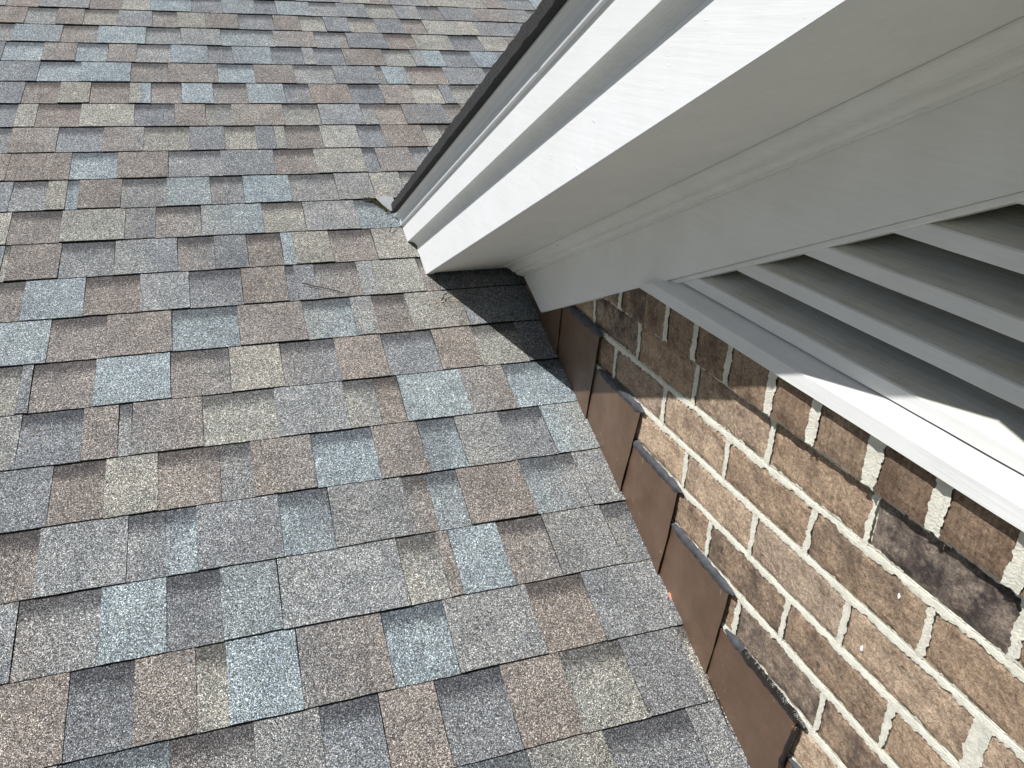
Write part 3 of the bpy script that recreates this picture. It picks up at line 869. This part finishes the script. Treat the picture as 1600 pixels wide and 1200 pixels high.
# frieze and the bed moulding in the corner under the soffit
FZ = -0.0185
P_FRIEZE = [(FZ, 0.7305), (0.012, 0.7305), (0.012, 0.8670), (FZ, 0.8670)]
P_BED = ([(FZ - 0.0005, 0.8670), (-0.0600, 0.8670), (-0.0600, 0.8640)] +
         arc(-0.0600, 0.8480, 0.0190, 0.0160, math.pi / 2, 0, 7) +
         [(-0.0345, 0.8478)] +
         arc(-0.0275, 0.8462, 0.0070, 0.0085, math.pi, 1.5 * math.pi, 6) +
         [(-0.0240, 0.8377), (-0.0240, 0.8345), (FZ - 0.0005, 0.8340)])
for mir in (False, True):
    rake_piece('fascia_board', P_FASCIA, M['rake_paint'], cornice, 0.004, mirror=mir, bevel=0.0007)
    rake_piece('soffit', P_SOFFIT, M['soffit_paint'], cornice, 0.022, mirror=mir)
    rake_piece('crown_moulding', P_CROWN, M['crown_paint'], cornice, 0.012, mirror=mir)
    rake_piece('upper_board', P_BOARD, M['rake_paint'], cornice, 0.006, mirror=mir)
    rake_piece('drip_edge', P_DRIP, M['drip_metal'], cornice, 0.006, mirror=mir)
    rake_piece('frieze_board', P_FRIEZE, M['soffit_paint'], cornice, 0.047, mirror=mir, bevel=0.0012)
    rake_piece('bed_moulding', P_BED, M['soffit_paint'], cornice, 0.045, mirror=mir)

# ------------------------------------------------------------------ the gable's own roof above the cornice
groof = empty('gable_roof', (0.6, YA, 1.2))
tag(groof, 'small gable roof whose dark ragged shingle edge overhangs the white rake', 'roof')
GN = 1.0590
def gable_frame(side):
    # v runs up the slope from where it meets the lower roof; x along the ridge
    def f(x, v, n):
        p = rake_pt(x, GN + n, 1.36 - v)
        if side: p.y = 2 * YA - p.y
        return p
    return f
s_apex = (YA - GN * math.sin(PH)) / math.cos(PH)       # s at the middle line
VR = 1.36 - s_apex
for side in (0, 1):
    fr = gable_frame(side)
    # sheathing
    vs_ = [fr(x, v, n) for n in (-0.022, 0.0) for (x, v) in ((-0.268, -0.08), (2.0, -0.08), (2.0, VR - 0.002), (-0.268, VR - 0.002))]
    mesh('sheathing', vs_, [(3, 2, 1, 0), (4, 5, 6, 7), (0, 1, 5, 4), (1, 2, 6, 5), (2, 3, 7, 6), (3, 0, 4, 7)], M['deck'], groof, fr(0.8, VR / 2, 0))
    # starter strip: its raw edge and felt underside hang over the drip edge
    n = 150
    V, F = [], []
    rr = random.Random(40 + side)
    v_lo = 0.392
    for i in range(n + 1):
        v = v_lo + (VR - 0.004 - v_lo) * i / n
        xe = -0.3045 + 0.0018 * nz(v * 22, side) + 0.0016 * nz(v * 110, 3) + rr.uniform(-0.0010, 0.0010)
        sag = -0.0010 * nz(v * 8, 2)
        step = 0.0022 * ((v / E) % 1.0)
        for (x, h) in ((-0.20, 0.0006), (-0.2880, 0.0004), (xe + 0.0015, -0.0012 + sag), (xe, -0.0004 + sag), (xe - 0.0008, 0.0190 + sag + 0.6 * step), (-0.20, 0.0105)):
            V.append(fr(x, v, h))
    for i in range(n):
        for j in range(6):
            a, b = i * 6 + j, i * 6 + (j + 1) % 6
            F.append((a, b, b + 6, a + 6))
    F.append((0, 1, 2, 3, 4, 5)); F.append(tuple(n * 6 + j for j in (5, 4, 3, 2, 1, 0)))
    mesh('starter_strip', V, F, M['underside'], groof, fr(-0.3, VR / 2, 0))
    geoms = []
    nc = int(VR / E) + 3
    for c_ in range(nc):
        r = random.Random(500 + c_ + 40 * side)
        for (kd, xa, xb) in random_course(-0.3015 + r.uniform(-0.0012, 0.0004), 1.95, r):
            v0 = 0.392 - 3 * E + c_ * E
            if v0 + E + OV > VR or (v0 < 0.38 and xa < -0.2): continue
            cc = jit_tint(kd[1], r)
            geoms.append(tab_geometry(xa, xb, kd[0], cc, cc, r, lambda x, v, n, fr=fr: fr(x, v, n + 0.0150), v0))
    shingle_mass('gable_shingles', geoms, groof, fr(0.8, VR / 2, 0.02), 'underside')

# ------------------------------------------------------------------ louvred gable vent
vent = empty('gable_vent', (0.0, YA, 0.63))
tag(vent, 'white louvred triangular gable vent above the brick header course, grimy slats', 'vent')

def slat(name, prof, mats, fmats, n_lim, split=60, wav=0.0006, seed=0):
    """horizontal slat: closed (x, z) profile run along y and cut to the two rakes"""
    zmid = sum(p[1] for p in prof) / len(prof)
    yl = (n_lim - min(p[1] for p in prof) * math.cos(PH)) / math.sin(PH)
    ya, yb = yl, 2 * YA - yl
    if ya - yb < 0.05: return None
    bm = bmesh.new()
    rings = []
    for i in range(split + 1):
        y = ya + (yb - ya) * i / split
        w = wav * nz(y * 9, seed, 1.5)
        rings.append([bm.verts.new((x + wav * nz(y * 14, seed + j), y, z + w)) for j, (x, z) in enumerate(prof)])
    n = len(prof)
    for a, b in zip(rings[:-1], rings[1:]):
        for i in range(n):
            f = bm.faces.new((a[i], a[(i + 1) % n], b[(i + 1) % n], b[i]))
            f.material_index = fmats[i]
    bm.faces.new(rings[0][::-1]); bm.faces.new(rings[-1])
    for sgn in (1, -1):
        no = Vector((0, math.sin(PH) * sgn, math.cos(PH)))
        co = Vector((0, 0, n_lim / math.cos(PH))) if sgn > 0 else Vector((0, 2 * YA, n_lim / math.cos(PH)))
        bmesh.ops.bisect_plane(bm, geom=bm.verts[:] + bm.edges[:] + bm.faces[:], plane_co=co, plane_no=no, clear_outer=True)
    ed = [e_ for e_ in bm.edges if e_.is_boundary]
    if ed: bmesh.ops.holes_fill(bm, edges=ed, sides=0)
    return from_bm(name, bm, mats, vent)

SX = -0.0310
tl = math.tan(math.radians(27))
sill_prof = [(SX, 0.6300), (SX - 0.0003, 0.6515), (SX + 0.002, 0.6535), (0.075, 0.6535 + 0.1040 * 0.60), (0.075, 0.6300)]
slat('sill', sill_prof, [M['louvre_paint'], M['louvre_dirty']], [0, 0, 0, 0, 0], 0.7318, seed=2)
LX = -0.0085
zb = 0.6705
k = 0
while True:
    h = 0.0205
    prof = [(LX, zb), (LX - 0.0004, zb + h - 0.002), (LX + 0.0015, zb + h), (LX + 0.075, zb + h + 0.0735 * tl), (LX + 0.082, zb + h + 0.0735 * tl - 0.012), (LX + 0.012, zb)]
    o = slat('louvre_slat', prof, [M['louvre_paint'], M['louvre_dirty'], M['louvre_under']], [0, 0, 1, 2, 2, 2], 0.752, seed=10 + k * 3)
    if o is None: break
    k += 1
    zb += 0.0612
    if zb > 1.1: break
# bead that stops the slats along the frieze
for mir in (False, True):
    rake_piece('stop_bead', [(-0.0115, 0.7240), (-0.0100, 0.7225), (0.004, 0.7225), (0.004, 0.7300), (-0.0115, 0.7300)], M['soffit_paint'], vent, 0.4, mirror=mir)
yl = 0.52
mesh('light_block_panel', [(0.10, yl, 0.60), (0.10, 2 * YA - yl, 0.60), (0.10, YA, 1.08)], [(0, 1, 2)], M['light_block'], vent, (0.1, YA, 0.7))  # unseen dark panel added behind the slats to block light

# ------------------------------------------------------------------ flashing scrap, moss and litter on the roof
V = [roof_frame(x, v, n) for n in (0.0085, 0.0095) for (x, v) in ((-0.326, 1.5725), (-0.276, 1.5725), (-0.268, 1.500), (-0.296, 1.500), (-0.312, 1.535))]
# tip tucked under the course above, free edge lifted over the cut shingle
vf = mesh('valley_flashing', V, [(4, 3, 2, 1, 0), (5, 6, 7, 8, 9)] + [(i, (i + 1) % 5, 5 + (i + 1) % 5, 5 + i) for i in range(5)], M['dull_metal'], None, roof_frame(-0.31, 1.53, 0))
tag(vf, 'small white metal valley flashing tip showing at the foot of the rake', 'flashing')

rr = random.Random(3)
V, F = [], []
path = [(-0.360, 1.569), (-0.336, 1.566), (-0.325, 1.552), (-0.314, 1.531), (-0.298, 1.498)]
for i in range(420):
    f = rr.random() * (len(path) - 1); j = int(f); t = f - j
    x = path[j][0] + (path[j + 1][0] - path[j][0]) * t + rr.gauss(0, 0.0036) - 0.003
    v = path[j][1] + (path[j + 1][1] - path[j][1]) * t + rr.gauss(0, 0.0028) - 0.003
    h = 0.0085 + rr.random() * 0.0035; s = rr.uniform(0.0008, 0.0022)
    a = rr.random() * 6.28; b = len(V)
    for q in range(3): V.append(roof_frame(x + s * math.cos(a + q * 2.09), v + s * math.sin(a + q * 2.09), h - 0.001))
    V.append(roof_frame(x, v, h + s))
    F += [(b, b + 1, b + 3), (b + 1, b + 2, b + 3), (b + 2, b, b + 3)]
ms = mesh('moss', V, F, M['moss'], None, roof_frame(-0.32, 1.545, 0.008))
tag(ms, 'olive moss clinging to the cut shingle edge beside the white flashing tip', 'moss', kind='stuff')

def litter(name, pts, rad, mat, label, cat, n0=0.009, group=None):
    P = [roof_frame(x, v, n0 + h) for x, v, h in pts]
    R_ = [rad * (1 - 0.55 * i / (len(P) - 1)) for i in range(len(P))]
    o = tube(name, P, R_, mat, None, 5)
    tag(o, label, cat, group)
    return o
litter('twig', [(-0.572, 1.200, 0.003), (-0.545, 1.186, 0.002), (-0.510, 1.170, 0.003), (-0.478, 1.153, 0.001), (-0.474, 1.156, 0.003)], 0.0016, M['twig'], 'thin dark twig lying on the shingles left of the fascia end', 'twig')
litter('twig', [(-0.243, 1.093, 0.002), (-0.232, 1.108, 0.006), (-0.222, 1.118, 0.010)], 0.0014, M['twig'], 'short dark twig tip poking out at the shadow edge', 'twig')
litter('twig', [(-0.237, 1.098, 0.002), (-0.230, 1.114, 0.004), (-0.212, 1.120, 0.003)], 0.0011, M['twig'], 'curved dark twig lying half in the black shadow', 'twig')
litter('pine_needle', [(-0.225, 1.098, 0.002), (-0.170, 1.090, 0.004), (-0.097, 1.070, 0.003)], 0.0008, M['needle'], 'long dry pine needle reaching into the shadow under the soffit', 'pine needle')
litter('pine_needle', [(-0.200, 1.125, 0.003), (-0.150, 1.108, 0.006), (-0.115, 1.088, 0.003)], 0.0008, M['needle'], 'dry pine needle deepest in the shadow under the soffit', 'pine needle')
litter('pine_needle', [(-0.262, 1.085, 0.001), (-0.230, 1.090, 0.002), (-0.200, 1.086, 0.002)], 0.0009, M['needle'], 'orange-brown pine needle on the sunlit shingle beside the shadow', 'pine needle')
litter('twig', [(-0.315, 1.400, 0.001), (-0.308, 1.418, 0.010), (-0.300, 1.428, 0.013)], 0.0013, M['twig'], 'small dark stub caught at the foot of the upper white board', 'twig')
litter('twig', [(-0.012, 0.036, 0.002), (-0.0135, -0.005, 0.003), (-0.017, -0.048, 0.002)], 0.0012, M['twig'], 'thin dark sealant crack along the lowest flashing beside its open lap', 'strand')  # line of cracked sealant, modelled as a thin twig-like strand
litter('pine_needle', [(-1.135, 0.797, 0.001), (-1.110, 0.799, 0.002), (-1.085, 0.801, 0.001)], 0.0010, M['needle'], 'orange pine needle caught under a shingle edge far left', 'pine needle')
